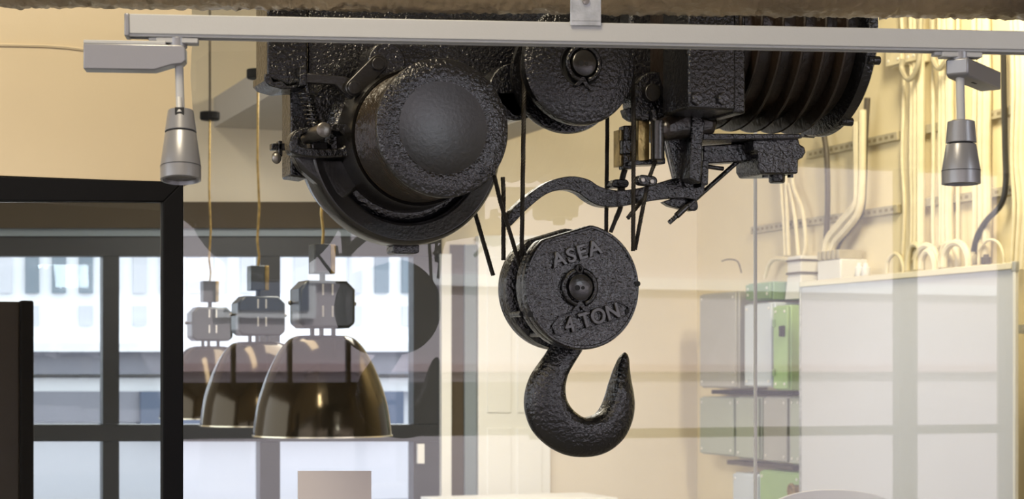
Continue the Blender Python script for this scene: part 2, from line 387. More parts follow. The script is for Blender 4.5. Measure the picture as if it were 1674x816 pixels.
# left spotlight -- driver box points left along the track
def boxL(t, base, pxm, a):
    q = lambda da, d, z: base+tx*(da*pxm)+ty*d+Vector((0, 0, z*pxm))
    y0 = -14; W = .018
    prof = [(-150, y0), (6, y0), (14, y0-4), (14, y0-26), (8, y0-31), (-8, y0-33), (-36, y0-42), (-150, y0-42)]
    MB().prism([q(x, -W, z) for x, z in prof], ty*(2*W)).build('driver_box', 'spot', t, .002)
    MB().prism([q(-150, -W+.002, y0), q(-18, -W+.002, y0), q(-18, -W+.002, y0+6), q(-150, -W+.002, y0+6)], ty*(2*W-.004)).build('box_lid', 'track', t, .001)
def head(t, base, pxm, top, dirv, s1, s2, lens=True, stem_off=(0, 0)):
    p0 = base+tx*(stem_off[0]*pxm)+Vector((0, 0, -34*pxm)); p1 = base+tx*(stem_off[1]*pxm)+Vector((0, 0, -top*pxm))
    mb = MB(); mb.cyl(p0, p1-Vector((0, 0, 16*pxm)), 7*pxm, 20); mb.build('stem', 'track', t)
    d = Vector(dirv).normalized(); h = lambda x: x*pxm
    c = p1
    MB().lathe(c, d, [(h(s1[0]-6), h(0)), (h(s1[0]), h(2)), (h(s1[1]), h(s1[2]))], 48, 0, 2*pi).build('head_cap', 'spot', t, .0008, smooth=30)
    MB().lathe(c, d, [(h(s1[1]-6), h(s1[2]-1)), (h(s1[1]-6), h(s1[2]+3))], 40).build('ventilation_gap', 'dark', t)
    e = s1[2]+2.5
    hb = MB().lathe(c, d, [(h(s2[0]-1), h(e)), (h(s2[0]), h(e+1.5)), (h(s2[1]), h(e+s2[2]-22)), (h(s2[1]), h(e+s2[2])), (h(s2[1]-4), h(e+s2[2]+1)), (h(s2[1]-6), h(e+s2[2]-8))], 56).build('lamp_head', 'spot', t, smooth=30)
    MB().lathe(c, d, [(h(s2[1]+.4), h(e+s2[2]-22)), (h(s2[1]+.4), h(e+s2[2]-21))], 56, cap=False).build('seam_ring', 'dark', hb)
    MB().lathe(c, d, [(h(s2[1]-5), h(e+s2[2]-6)), (h(s2[1]-5), h(e+s2[2]-5)), (h(8), h(e+s2[2]-9)), (.0004, h(e+s2[2]-7))], 40).build('lens', 'lens', hb)
t, base, pxm = spotlight(289, 1, 'silver spotlight near the left end of the track, lens just showing', 0, 175, box=boxL)
toC = (Vector((0, 0, CZ))-base); toC.z = 0; toC.normalize()
head(t, base+tx*(0*pxm), pxm, 118, Vector((0, 0, -1))+toC*.16, (21, 26, 38), (26, 33, 78), stem_off=(2, 5))
cap = [o for o in t.children if o.name.startswith('head_cap')][0]
c = base+tx*(3*pxm)+Vector((0, 0, -118*pxm))+toC*(19.5*pxm); rr = tx*(7.5*pxm)
mb = MB(); q = [c-rr+Vector((0, 0, 1*pxm)), c-rr-Vector((0, 0, 9*pxm))]+[c+rr*math.sin(a)-Vector((0, 0, (9+6*math.cos(a))*pxm)) for a in [-1.2, -.6, 0, .6, 1.2]]+[c+rr-Vector((0, 0, 9*pxm)), c+rr+Vector((0, 0, 1*pxm))]
mb.prism([v+toC*(3.2*pxm) for v in q], toC*(1.6*pxm)); mb.build('pivot_notch', 'dark', cap)
MB().cyl(base+tx*(2*pxm)-Vector((0, 0, 100*pxm))+toC*(10*pxm), c-Vector((0, 0, 8*pxm))+toC*(2*pxm), 5*pxm, 16).build('pivot_stem', 'track', t)
def boxR(t, base, pxm, a):
    # driver box swings away from the camera to the right
    dv = (tx*.62+ty*.785).normalized(); nv = Vector((-dv.y, dv.x, 0))
    q = lambda da, d, z: base+dv*da+nv*d+Vector((0, 0, z))
    h = 31*pxm; W = .019; L_ = .16
    y0 = -.012
    MB().prism([q(-.016, -W, y0-h*.85), q(-.005, -W, y0-h), q(L_, -W, y0-h), q(L_, -W, y0), q(-.016, -W, y0)], nv*(2*W)).build('driver_box', 'spot', t, .003)
    MB().prism([q(.05, -.006, y0-h-.0006), q(.07, -.006, y0-h-.0006), q(.07, -.002, y0-h-.0006), q(.05, -.002, y0-h-.0006)], (0, 0, .001)).build('slot', 'dark', t)
t, base, pxm = spotlight(1575, 1, 'silver spotlight at the right end of the track, pointing straight down', 0, 190, box=boxR)
head(t, base, pxm, 112, (0, 0, -1), (22, 25, 37), (24.5, 31.5, 65), stem_off=(0, 2))

# ================================================================== HOIST
H = empty('rope_hoist', P(800, 100, 3.9), 'large old black cast iron rope hoist hanging behind the track', 'hoist')
def poly(px, Y, t, name, m, parent=H, bevel=.003, **k): return MB().poly(px, Y, t).build(name, m, parent, bevel, **k)
# frame
poly([(503, -40), (1080, -40), (1098, 60), (1098, 128), (1085, 150), (1040, 158), (850, 160), (835, 170), (503, 190)], 3.80, .16, 'frame_plate', 'iron_rough', bevel=.004)
poly([(1030, -10), (1080, -10), (1092, 20), (1097, 60), (1096, 95), (1086, 125), (1030, 130)], 3.74, .06, 'end_rib', 'iron_rough', bevel=.008)
poly([(437, -30), (503, -30), (503, 128), (492, 136), (470, 140), (455, 132), (437, 128)], 3.72, .10, 'gearbox_cover', 'iron', bevel=.004)
mb = MB(); mb.poly([(432, 120), (442, 122), (447, 134), (460, 132), (470, 140), (500, 136), (500, 143), (462, 146), (440, 140), (432, 132)], 3.715, .10); mb.build('cover_lip', 'iron', H, .002)
poly([(475, 143), (505, 143), (505, 292), (475, 288)], 3.78, .075, 'side_cheek', 'iron', bevel=.004)
ycyl(MB(), 449, 76, 3, 3.716, .006, 16).build('rivet', 'iron', H)
# housing
hc = P(662, 235, 3.75); hr = LEN(167, 662, 3.75)
MB().lathe(hc, YA, [(hr*.97, .02), (hr*.975, .05), (hr*.90, .10), (hr*.82, .20)], 96).build('drum_housing', 'iron', H, smooth=35)
Rm = lambda a: math.radians(a)
prof = [(hr*.775, .02), (hr*.78, -.004), (hr*.80, -.012), (hr*.955, -.018), (hr*.985, -.010), (hr*1.0, .004), (hr*1.0, .05), (hr*.90, .05)]
# arc: angle measured from +Z; axis +Y ... w = Y x Z = +X
mb = MB(); mb.lathe(hc, YA, prof, 90, Rm(88), Rm(268)); mb.build('housing_flange', 'iron_smooth', H, .002, smooth=35)
mb = MB(); mb.lathe(hc, YA, [(hr*.60, .03), (hr*.62, .0), (hr*.68, -.004), (hr*.78, .01), (hr*.80, .04)], 90, Rm(60), Rm(300)); mb.build('housing_recess', 'iron_rough', H, .002, smooth=50)
# collar round the drum
fc = P(725, 209, 3.50); frr = LEN(114, 725, 3.50)
MB().lathe(fc, YA, [(frr*.985, .17), (frr*1.02, .166), (frr*1.045, .178), (frr*1.06, .21), (frr*1.09, .262), (frr*1.09, .30)], 96).build('drum_collar', 'iron_smooth', H, smooth=50)
# sump plug
mb = MB(); mb.poly([(643, 401), (686, 401), (686, 412), (680, 415), (648, 415), (643, 412)], 3.77, .05); mb.build('sump_plug', 'iron', H, .002)
# drum with rope windings
prof = [(frr*.93, .0135)]; y = .014
for i in range(19):
    prof += [(frr*.945, y), (frr*.97, y+.0025), (frr*.97, y+.0055), (frr*.945, y+.008)]; y += .0082
prof += [(frr*.94, .18)]
dr = MB().lathe(fc, YA, prof, 128).build('rope_drum', 'oily', H, smooth=25)
MB().lathe(fc, YA, [(frr*.665, .0006), (frr*.685, .0), (frr*.985, .0), (frr, .0025), (frr, .012), (frr*.97, .014)], 128, cap=False).build('drum_cap', 'iron_rough', dr, smooth=50)
MB().lathe(fc, YA, [(max(.0006, frr*.672*i/18), .0004+.0105*(1-(i/18)**2)) for i in range(19)], 96, cap=False).build('drum_end_dish', 'dish', dr, smooth=60)
for x, y in ((660, 134), (801, 143), (649, 272), (790, 284)):
    s_ = ycyl(MB(), x, y, 5.5, 3.4985, .003, 20).build('screw', 'iron', dr, .0006)
    MB().rect(x-5, y-.8, x+5, y+.8, 3.4978, .001).build('screw_slot', 'dark', s_)
# round boss right of drum
ycyl(MB(), 843, 150, 47, 3.74, .08, 48).build('round_boss', 'iron_rough', H, .003)
MB().poly([(800, 150), (852, 150), (852, 192), (838, 190)], 3.74, .07).build('boss_web', 'iron_rough', H, .003)
# slotted lug
lc = (535, 229)
outer = sm2c([(473, 235), (479, 218), (496, 208), (540, 203), (568, 201), (583, 206), (590, 225), (586, 250), (568, 256), (520, 258), (488, 254), (475, 247)])
inner = sm2c([(490, 231), (496, 220), (512, 215), (546, 214), (562, 220), (567, 231), (558, 241), (538, 243), (500, 241), (491, 237)])
ou = radial(outer, lc); inn = radial(inner, lc)
mb = MB(); mb.ringprism([P(a, b, 3.70) for a, b in ou], [P(a, b, 3.70) for a, b in inn], (0, .045, 0)); mb.build('slotted_lug', 'iron', H, .004, smooth=50)
c = P(530, 212, 3.625)
pin = MB().lathe(c, YA, [(.0125, 0), (.0155, .002), (.0155, .13)], 32).build('lug_pin', 'steel', H)
# long flank from lug down to flange
poly([(478, 250), (520, 257), (560, 258), (575, 275), (590, 305), (560, 330), (520, 300), (492, 276)], 3.735, .04, 'flank_web', 'iron_smooth', bevel=.008)
# links and spring
def capsule(a, b, r, n=12):
    ang = math.degrees(math.atan2(-(b[1]-a[1]), b[0]-a[0]))
    return arc(b, r, ang-90, ang+90, n)+arc(a, r, ang+90, ang+270, n)
poly([(497, 119), (560, 124), (585, 132), (590, 152), (575, 162), (560, 150), (548, 138), (497, 135)], 3.70, .012, 'lever_link', 'iron_smooth', bevel=.002)
poly(capsule((580, 143), (619, 104), 15), 3.685, .014, 'link_plate', 'iron_smooth', bevel=.002)
ycyl(MB(), 580, 143, 11, 3.678, .03, 24).build('link_pivot', 'iron_smooth', H, .0015); ycyl(MB(), 619, 104, 11, 3.678, .05, 24).build('link_pivot', 'iron_smooth', H, .0015)
MB().lathe(P(633, 100, 3.69), YA, [(LEN(32, 633, 3.69), 0), (LEN(32, 633, 3.69), .12)], 40).build('pivot_boss', 'iron_rough', H, .004)
MB().rect(490, 108, 502, 140, 3.69, .03).build('spring_stop', 'iron', H, .002)
MB().cyl(P(496, 110, 3.705), P(514, 206, 3.705), .0045, 12).build('spring_rod', 'iron', H)
a = P(499, 150, 3.705); b = P(514, 205, 3.705); dx = (b-a)
mb = MB(); mb.tube([a+dx*(i/140)+Vector((math.cos(i*.36)*.0125, math.sin(i*.36)*.0125, 0)) for i in range(141)], .0024, 6); mb.build('coil_spring', 'iron', H)
# wing screw at far left
mb = MB(); mb.rect(444, 234, 470, 245, 3.80, .02); mb.rect(455, 230, 462, 256, 3.80, .02); mb.build('clamp_screw', 'iron', H, .002)
MB().sph(P(452, 258, 3.805), .011, 16, (1, .7, 1.2)).build('wing_nut', 'steel', H)
# upper sheave
uc = P(949, 105, 3.62); ur = LEN(99, 949, 3.62)
us = MB().lathe(uc, YA, [(ur*.36, .0), (ur*.95, -.0), (ur*.985, .003), (ur, .010), (ur, .022), (ur*.96, .03)], 96, cap=False).build('upper_sheave_cover', 'iron', H, smooth=35)
MB().lathe(uc, YA, [(ur*.80, .02), (ur*.76, .05), (ur*.84, .078)], 64).build('sheave_wheel', 'iron_brown', us)
MB().lathe(uc+Vector((0, 0, -.012)), YA, [(ur*.96, .078), (ur*.98, .086), (ur*.95, .10)], 80).build('rear_cheek', 'iron', us)
def pin_boss(cx, cy, Y, parent, r=21, tilt=0):
    s1 = LEN(1, cx, Y)
    c = P(cx, cy, Y)
    def q(x, y): # local pixel offsets, rotated
        t_ = math.radians(tilt); return (x*math.cos(t_)-y*math.sin(t_), x*math.sin(t_)+y*math.cos(t_))
    def pt(x, y, d=0): X_, Y_ = q(x, y); return c+Vector((X_*s1, d, Y_*s1))
    o = MB().lathe(c, YA, [(r*s1*.1, -.0105), (r*s1*.9, -.011), (r*s1, -.009), (r*s1, .004)], 40).build('axle_pin', 'iron_smooth', parent, smooth=50)
    mb = MB()
    for x in (-7, 3): mb.lathe(pt(x, -1, -.0116), YA, [((4.6 if x < 0 else 3)*s1, 0), ((4.6 if x < 0 else 3)*s1, .003)], 16)
    mb.build('centre_holes', 'dark', o)
    # open retaining ring
    path = [pt((r+7)*math.sin(math.radians(a)), (r+7)*math.cos(math.radians(a)), -.003) for a in range(14, 347, 6) if not (168 < a < 192)]
    mid = len([a for a in range(14, 347, 6) if a <= 168])
    mb = MB(); mb.tube(path[:mid], [4.6*s1]*mid, 10); mb.tube(path[mid:], [4.6*s1]*(len(path)-mid), 10)
    mb.build('retaining_ring', 'iron', parent)
    mb = MB(); mb.prism([pt(-3, -r-1, -.006), pt(2, -r-1, -.006), pt(9, -r-12, -.006), pt(17, -r-17, -.006), pt(13, -r-21, -.006), pt(4, -r-17, -.006), pt(-1, -r-10, -.006), pt(-8, -r-17, -.006), pt(-16, -r-17, -.006)], (0, .009, 0))
    mb.build('ring_tail', 'iron', parent, .001)
    mb = MB(); mb.tube([pt(5*math.sin(a), r+9+6*math.cos(a), -.005) for a in [2*pi*i/16 for i in range(17)]], 2.4*s1, 8); mb.build('ring_eyelet', 'iron', parent)
    return o
MB().lathe(uc, YA, [(ur*.37, -.001), (ur*.345, -.0005), (ur*.33, .008), (.001, .009)], 64, cap=False).build('hub_recess', 'dark', us)
pin_boss(953, 104, 3.62, us, 21, -2)
# ear with bolt
ear = poly(sm2([(1040, 195), (1032, 165), (1040, 135), (1058, 119), (1078, 118), (1090, 135), (1091, 165), (1088, 190)], 5)+[(1075, 196), (1055, 198)], 3.69, .05, 'ear_lug', 'iron_rough', bevel=.004)
ycyl(MB(), 1068, 151, 14.5, 3.672, .025, 32).build('ear_bolt', 'iron_smooth', H, .002)
poly([(1022, 178), (1032, 176), (1034, 196), (1026, 190)], 3.70, .03, 'stop_lug', 'iron', bevel=.002)
# motor along X
Ym = 3.75; Zm = P(1362, 70, Ym).z; RM = .222
def mx(px, Yq): return P(px, 80, Yq).x
XA = (1, 0, 0)
yfm = Ym-RM
def hub(x): return Vector((x, Ym, Zm))
x0m = mx(1150, yfm); xe = mx(1438, yfm)
fl = MB(); fa = P(1126, 177, 3.53); fb2 = P(1203, 177, 3.53)
fl.box((fa.x, 3.53, fa.z), (fb2.x, 3.66, Zm+.2)); fl.build('motor_flange', 'iron', H, .006)
MB().box((fb2.x-.004, 3.535, fa.z-.004), (fb2.x+.028, 3.66, Zm+.2)).build('flange_step', 'iron', H, .006)
for x in (1141, 1184):
    o = ycyl(MB(), x, 161, 11, 3.520, .02, 6).build('flange_bolt', 'iron_rough', H, .002)
MB().lathe(hub(0), XA, [(RM*.60, fa.x+.01), (RM*.84, fa.x+.03), (RM*.90, fa.x+.06), (RM*.90, fb2.x+.02), (RM*.84, xe-.02)], 72).build('motor_body', 'iron_brown', H, smooth=50)
first = None
for px in (1214, 1248, 1283, 1318, 1353, 1388):
    x = mx(px, yfm)
    f_ = MB().lathe(hub(x), XA, [(RM*.80, -.012), (RM*.955, -.006), (RM*.985, -.0045), (RM*.995, -.001), (RM*.985, .0025), (RM*.95, .003), (RM*.80, .012)], 96).build('cooling_fin', 'iron_brown', H, smooth=30)
mb = MB().lathe(hub(xe), XA, [(RM*.84, -.035), (RM*.985, -.026), (RM*1.0, -.02), (RM*1.0, -.004), (RM*.96, .004), (RM*.80, .012), (RM*.4, .02)], 96); mb.build('end_bell', 'iron', H, smooth=35)
for i in range(8):
    a = i*pi/4+.35; c = Vector((xe-.004, Ym+math.cos(a)*RM*.99, Zm+math.sin(a)*RM*.99)); 
    MB().lathe(c, XA, [(.010, -.018), (.010, .012)], 12).build('bell_bolt', 'iron', H)
# feet plate and terminal box
poly([(1150, 218), (1310, 219), (1312, 226), (1150, 229)], Ym-.09, .16, 'motor_foot', 'iron', bevel=.002)
poly([(1150, 238), (1250, 232), (1250, 262), (1150, 268)], Ym-.02, .05, 'foot_beam', 'iron', bevel=.003)
poly([(1232, 228), (1306, 226), (1308, 236), (1316, 240), (1318, 249), (1313, 258), (1306, 261), (1305, 284), (1246, 285), (1240, 275), (1240, 250), (1232, 246)], Ym-.06, .11, 'terminal_box', 'iron_rough', bevel=.004)
mb = MB(); c = P(1270, 284, Ym-.02); mb.lathe(c, (0, 0, -1), [(.019, 0), (.019, .019), (.016, .022)], 12)
for x in (1251, 1292): mb.lathe(P(x, 284, Ym-.02), (0, 0, -1), [(.008, 0), (.008, .009)], 6)
mb.build('box_glands', 'iron', H)
# lower bracket
poly([(1083, 196), (1125, 176), (1180, 190), (1172, 222), (1150, 226), (1120, 225), (1085, 230)], 3.66, .10, 'motor_neck', 'iron_brown', bevel=.018, seg=3)
poly([(1090, 222), (1132, 222), (1132, 290), (1108, 292)], 3.70, .03, 'bracket_web', 'iron_rough', bevel=.002)
poly([(1131, 190), (1140, 182), (1153, 200), (1149, 235), (1146, 300), (1128, 292), (1130, 240)], 3.655, .05, 'bracket_leg', 'iron', bevel=.003)
poly([(1149, 262), (1159, 262), (1158, 302), (1146, 306)], 3.70, .03, 'bracket_tab', 'iron', bevel=.002)
MB().cyl(P(1152, 272, 3.71), P(1182, 276, 3.71), .005, 12).build('bracket_stud', 'iron', H)
MB().cyl(P(1086, 228, 3.69), P(1100, 290, 3.69), .0016, 6).build('split_wire', 'steel', H)
# switches above lever
c = P(1075, 196, 3.68); s_ = MB().lathe(c, (0, 0, -1), [(.010, 0), (.0155, .003), (.0155, .088), (.012, .092)], 28).build('limit_switch_tube', 'iron_smooth', H)
MB().box((P(1043, 196, 3.70).x, 3.70, P(1060, 266, 3.7).z), (P(1062, 196, 3.70).x, 3.74, P(1060, 190, 3.7).z)).build('switch_tan_reflection', 'brass_tan', H, .002)  # tan reflection beside the switch tube, painted as a brass-coloured plate
MB().cyl(P(1068, 180, 3.685), P(1070, 200, 3.685), .009, 14).build('switch_neck', 'iron', H)
MB().rect(1012, 212, 1022, 272, 3.74, .03).build('guide_tan_side', 'brass_tan', H, .001)  # same painted tan reflection, on the left side of the rope guide
mb = MB(); mb.rect(1020, 205, 1038, 235, 3.73, .03); mb.rect(1018, 228, 1034, 252, 3.725, .03); mb.rect(1020, 250, 1038, 276, 3.73, .03); mb.build('rope_guide', 'iron', H, .003)
poly([(1034, 262), (1088, 258), (1088, 268), (1034, 270)], 3.70, .05, 'switch_shelf', 'iron', bevel=.002)
# lever arm
S = .4902
up = [(62, 735), (75, 700), (130, 650), (200, 605), (270, 588), (330, 598), (370, 622), (430, 635), (500, 627), (560, 612), (620, 594), (665, 582), (700, 580)]
dn = [(690, 668), (640, 660), (560, 667), (480, 682), (420, 690), (370, 687), (330, 668), (295, 642), (250, 632), (190, 648), (130, 695), (88, 738), (72, 754)]
L = [(800+S*a, S*b) for a, b in sm2(up, 4)]+[(800+S*722, S*600), (800+S*716, S*645)]+[(800+S*a, S*b) for a, b in sm2(dn, 4)]
lev = poly(L, 3.73, .030, 'lever_arm', 'iron', bevel=.004, smooth=60)
ycyl(MB(), 1126, 299, 8, 3.722, .03, 20).build('lever_pivot', 'iron', lev, .001)
mb = MB(); mb.poly([(1084, 330), (1120, 318), (1140, 328), (1142, 338), (1132, 345), (1118, 343), (1095, 337)], 3.75, .02); mb.build('lever_fork', 'iron', H, .002)
MB().cyl(P(1134, 338, 3.735), P(1134, 338, 3.78), .010, 18).build('fork_pin', 'iron', H, .001)
MB().cyl(P(1250, 225, 3.74), P(1094, 364, 3.74), .0055, 14).build('pull_rod', 'iron', H)
MB().cyl(P(1122, 338, 3.737), P(1106, 353, 3.737), .0075, 14).build('rod_sleeve', 'iron_smooth', H)

# ------------------------------------------------------------------ wire ropes
def rope(pts, r, label, strands=5, pitch=.035, name='wire_rope'):
    pts = [Vector(p) for p in pts]; L_ = sum((pts[i+1]-pts[i]).length for i in range(len(pts)-1)); N = max(8, int(L_/.0032))
    # resample
    path = []; 
    for i in range(N+1):
        s = L_*i/N; acc = 0
        for j in range(len(pts)-1):
            l = (pts[j+1]-pts[j]).length
            if s <= acc+l+1e-9: path.append(pts[j].lerp(pts[j+1], (s-acc)/l)); break
            acc += l
        else: path.append(pts[-1])
    mb = MB(); mb.tube(path, r*.62, 8)
    t = (pts[-1]-pts[0]).normalized(); u = t.cross(Vector((0, 1, 0))).normalized(); w = t.cross(u)
    for k in range(strands):
        sp = []
        for i, p in enumerate(path):
            a = 2*pi*(L_*i/N)/pitch+2*pi*k/strands; sp.append(p+(u*math.cos(a)+w*math.sin(a))*r*.58)
        mb.tube(sp, r*.44, 5)
    return tag(mb.build(name, 'rope'), label, 'rope', 'wire ropes of the hoist')
rp = .0052
rope([P(857, 130, 3.665), P(856, 205, 3.665), P(853, 402, 3.70), P(853, 430, 3.725)], rp, 'thick wire rope falling from the left edge of the upper sheave')
rope([P(822, 290, 3.76), P(823, 310, 3.76), P(823, 425, 3.76)], rp, 'straight wire rope just right of the drum, behind the slanting one')
rope([P(808, 288, 3.60), P(818, 330, 3.625), P(836, 388, 3.67), P(851, 440, 3.725)], rp*.95, 'slanting wire rope leaving the drum over the lever tip')
rope([P(777, 350, 3.82), P(806, 450, 3.79)], rp, 'leftmost wire rope, slanting from under the drum flange')
rope([P(993, 190, 3.79), P(991, 380, 3.79)], rp*.95, 'vertical wire rope passing behind the curved lever')
rope([P(1034, 120, 3.668), P(1036, 200, 3.668), P(1035, 410, 3.69)], rp, 'vertical wire rope passing in front of the curved lever')
rope([P(1072, 262, 3.695), P(1060, 294, 3.70), P(1050, 345, 3.70), P(1038, 408, 3.71)], rp*.95, 'wire rope with a two-screw clamp below the switch tube')
mb = MB(); mb.tube(smoothpath([P(1022, 275, 3.775), P(1016, 300, 3.775), P(1015, 335, 3.775), P(1006, 360, 3.775), P(998, 380, 3.78)], 6), [.007]*6+[.009]*6+[.006]*6+[.005]*7, 10)
tag(mb.build('rope_tail', 'rope'), 'thick rope tail hanging down behind the lever', 'rope')
rope([P(1052, 325, 3.715), P(1026, 357, 3.715)], rp, 'short cut rope end sticking out below the lever', name='rope_end')
cl = MB().poly(capsule((1051, 294), (1067, 296), 8.5), 3.680, .022).build('rope_clamp', 'iron', None, .003)
tag(cl, 'small rope clamp with two bright screws in front of the lever', 'clamp')
for x, y in ((1051.5, 294), (1066.5, 296.5)): ycyl(MB(), x, y, 4, 3.677, .006, 16).build('screw', 'steel', cl, .001)
cl = MB().poly(capsule((1008, 300), (1022, 300), 7), 3.755, .04).build('rope_clamp', 'iron', None, .003)
tag(cl, 'plain dark rope clamp on the rope tail above the lever', 'clamp')

# ================================================================== HOOK BLOCK
HB = empty('hook_block', P(953, 469, 3.73), 'black cast hook block lettered ASEA 4 TON with its big hook', 'hook block')
YFc = 3.64; bc = P(953, 469, YFc); brd = LEN(103, 953, YFc); TILT = math.radians(17)
def plate(y0, prof, chord, name, m, parent, ring=96):
    """flat-topped round plate: list of (radius factor, depth)"""
    vs = []; n = ring
    for rf, d in prof:
        for k in range(n):
            a = 2*pi*k/n; x = math.cos(a)*rf*brd; z = math.sin(a)*rf*brd
            # clip along tilted normal
            nx, nz = -math.sin(TILT), math.cos(TILT); h = x*nx+z*nz; lim = chord*brd*(rf if rf < 1 else 1)
            if h > lim: x -= nx*(h-lim); z -= nz*(h-lim)
            vs.append(bc+Vector((x, y0-YFc+d, z)))
    fs = [[j*n+k, j*n+(k+1) % n, (j+1)*n+(k+1) % n, (j+1)*n+k] for j in range(len(prof)-1) for k in range(n)]
    fs += [list(range(n))[::-1], [(len(prof)-1)*n+k for k in range(n)]]
    return MB().add(vs, fs).build(name, m, parent, smooth=35)
fp = plate(YFc, [(.935, .002), (.945, .0), (.975, .0), (.998, .005), (1.0, .018), (.985, .024), (1.0, .030), (.995, .050), (.93, .058)], .90, 'front_cheek', 'iron_rough', HB)
rcp = plate(YFc, [(.90, .105), (.985, .110), (1.0, .120), (.985, .132), (1.0, .140), (.99, .160), (.93, .168)], .93, 'rear_cheek', 'iron', HB)
MB().lathe(bc, YA, [(brd*.86, .056), (brd*.70, .075), (brd*.70, .095), (brd*.86, .108)], 64).build('sheave', 'iron_brown', HB)
def bp(x, y, dy=0): # block-face local pixels
    return P(x, y, YFc+dy)
textmesh('ASEA', .043, .0036, bp(942, 416, 0), math.radians(17), 'raised_lettering', 'iron_smooth', fp, 1.18, 1.08, .0006)
pq = [(902, 533), (914, 517), (1013, 491), (1029, 499), (1031, 510), (1020, 520), (920, 550), (908, 546)]
cen = (966, 520); inq = [(cen[0]+(x-cen[0])*.965, cen[1]+(y-cen[1])*.86) for x, y in pq]
MB().ringprism([bp(a, b, -.0030) for a, b in pq], [bp(a, b, -.0030) for a, b in inq], (0, .0035, 0)).build('plaque_border', 'iron', fp, .001)
textmesh('4 TON', .046, .0040, bp(968, 521, 0), math.radians(16.5), 'raised_lettering', 'iron_smooth', fp, 1.04, .95, .0008)
pin_boss(947, 470, YFc, fp, 21, 2)
mb = MB()
for x, y, r in ((867, 514, 5), (1043, 464, 4.5), (1026, 509, 3.6)): ycyl(mb, x, y, r, YFc-.0015 if r < 4 else YFc-.001, .003, 16)
mb.build('rim_holes', 'dark', fp)
# bolts holding the halves
for x, y in ((868, 512), (1040, 440), (900, 545)):
    c = P(x, y, YFc); MB().cyl(c+Vector((0, .05, 0)), c+Vector((0, .112, 0)), .007, 12).build('spacer_bolt', 'iron', HB)
# hook
S = .5147
pairs = [((232, 395), (318, 400)), ((236, 430), (326, 446)), ((222, 458), (316, 468)), ((198, 492), (300, 494)), ((170, 535), (281, 530)), ((153, 590), (273, 570)), ((153, 645), (278, 608)), ((175, 706), (297, 638)), ((218, 752), (318, 656)), ((268, 781), (334, 664)), ((322, 792), (348, 665)), ((378, 788), (366, 660)), ((425, 768), (384, 651)), ((464, 732), (399, 632)), ((486, 688), (411, 606)), ((496, 640), (420, 578)), ((494, 592), (428, 548)), ((487, 548), (436, 518)), ((483, 508), (444, 495)), ((482, 484), (452, 476)), ((478, 467), (460, 465)), ((471, 459), (466, 459))]
Yh = 3.735; out = smoothpath([P(780+S*a[0], 340+S*a[1], Yh) for a, b in pairs], 4); inn = smoothpath([P(780+S*b[0], 340+S*b[1], Yh) for a, b in pairs], 4)
mb = MB(); vs = []; n = 28
for i, (a, b) in enumerate(zip(out, inn)):
    c = (a+b)/2; h = (a-b)/2; wd = h.length; f_ = i/(len(out)-1)
    dep = min(.034, wd*1.0)
    for k in range(n):
        t_ = 2*pi*k/n; cx, sx_ = math.cos(t_), math.sin(t_)
        # superellipse, thicker toward the inner side
        ex = math.copysign(abs(cx)**.75, cx); ey = math.copysign(abs(sx_)**.80, sx_)
        vs.append(c+h*ex+Vector((0, 1, 0))*dep*ey*(1-.30*ex))
m_ = len(out)
fs = [[i*n+k, i*n+(k+1) % n, (i+1)*n+(k+1) % n, (i+1)*n+k] for i in range(m_-1) for k in range(n)]+[list(range(n))[::-1], [(m_-1)*n+k for k in range(n)]]
MB().add(vs, fs).build('hook', 'iron', HB, smooth=70)

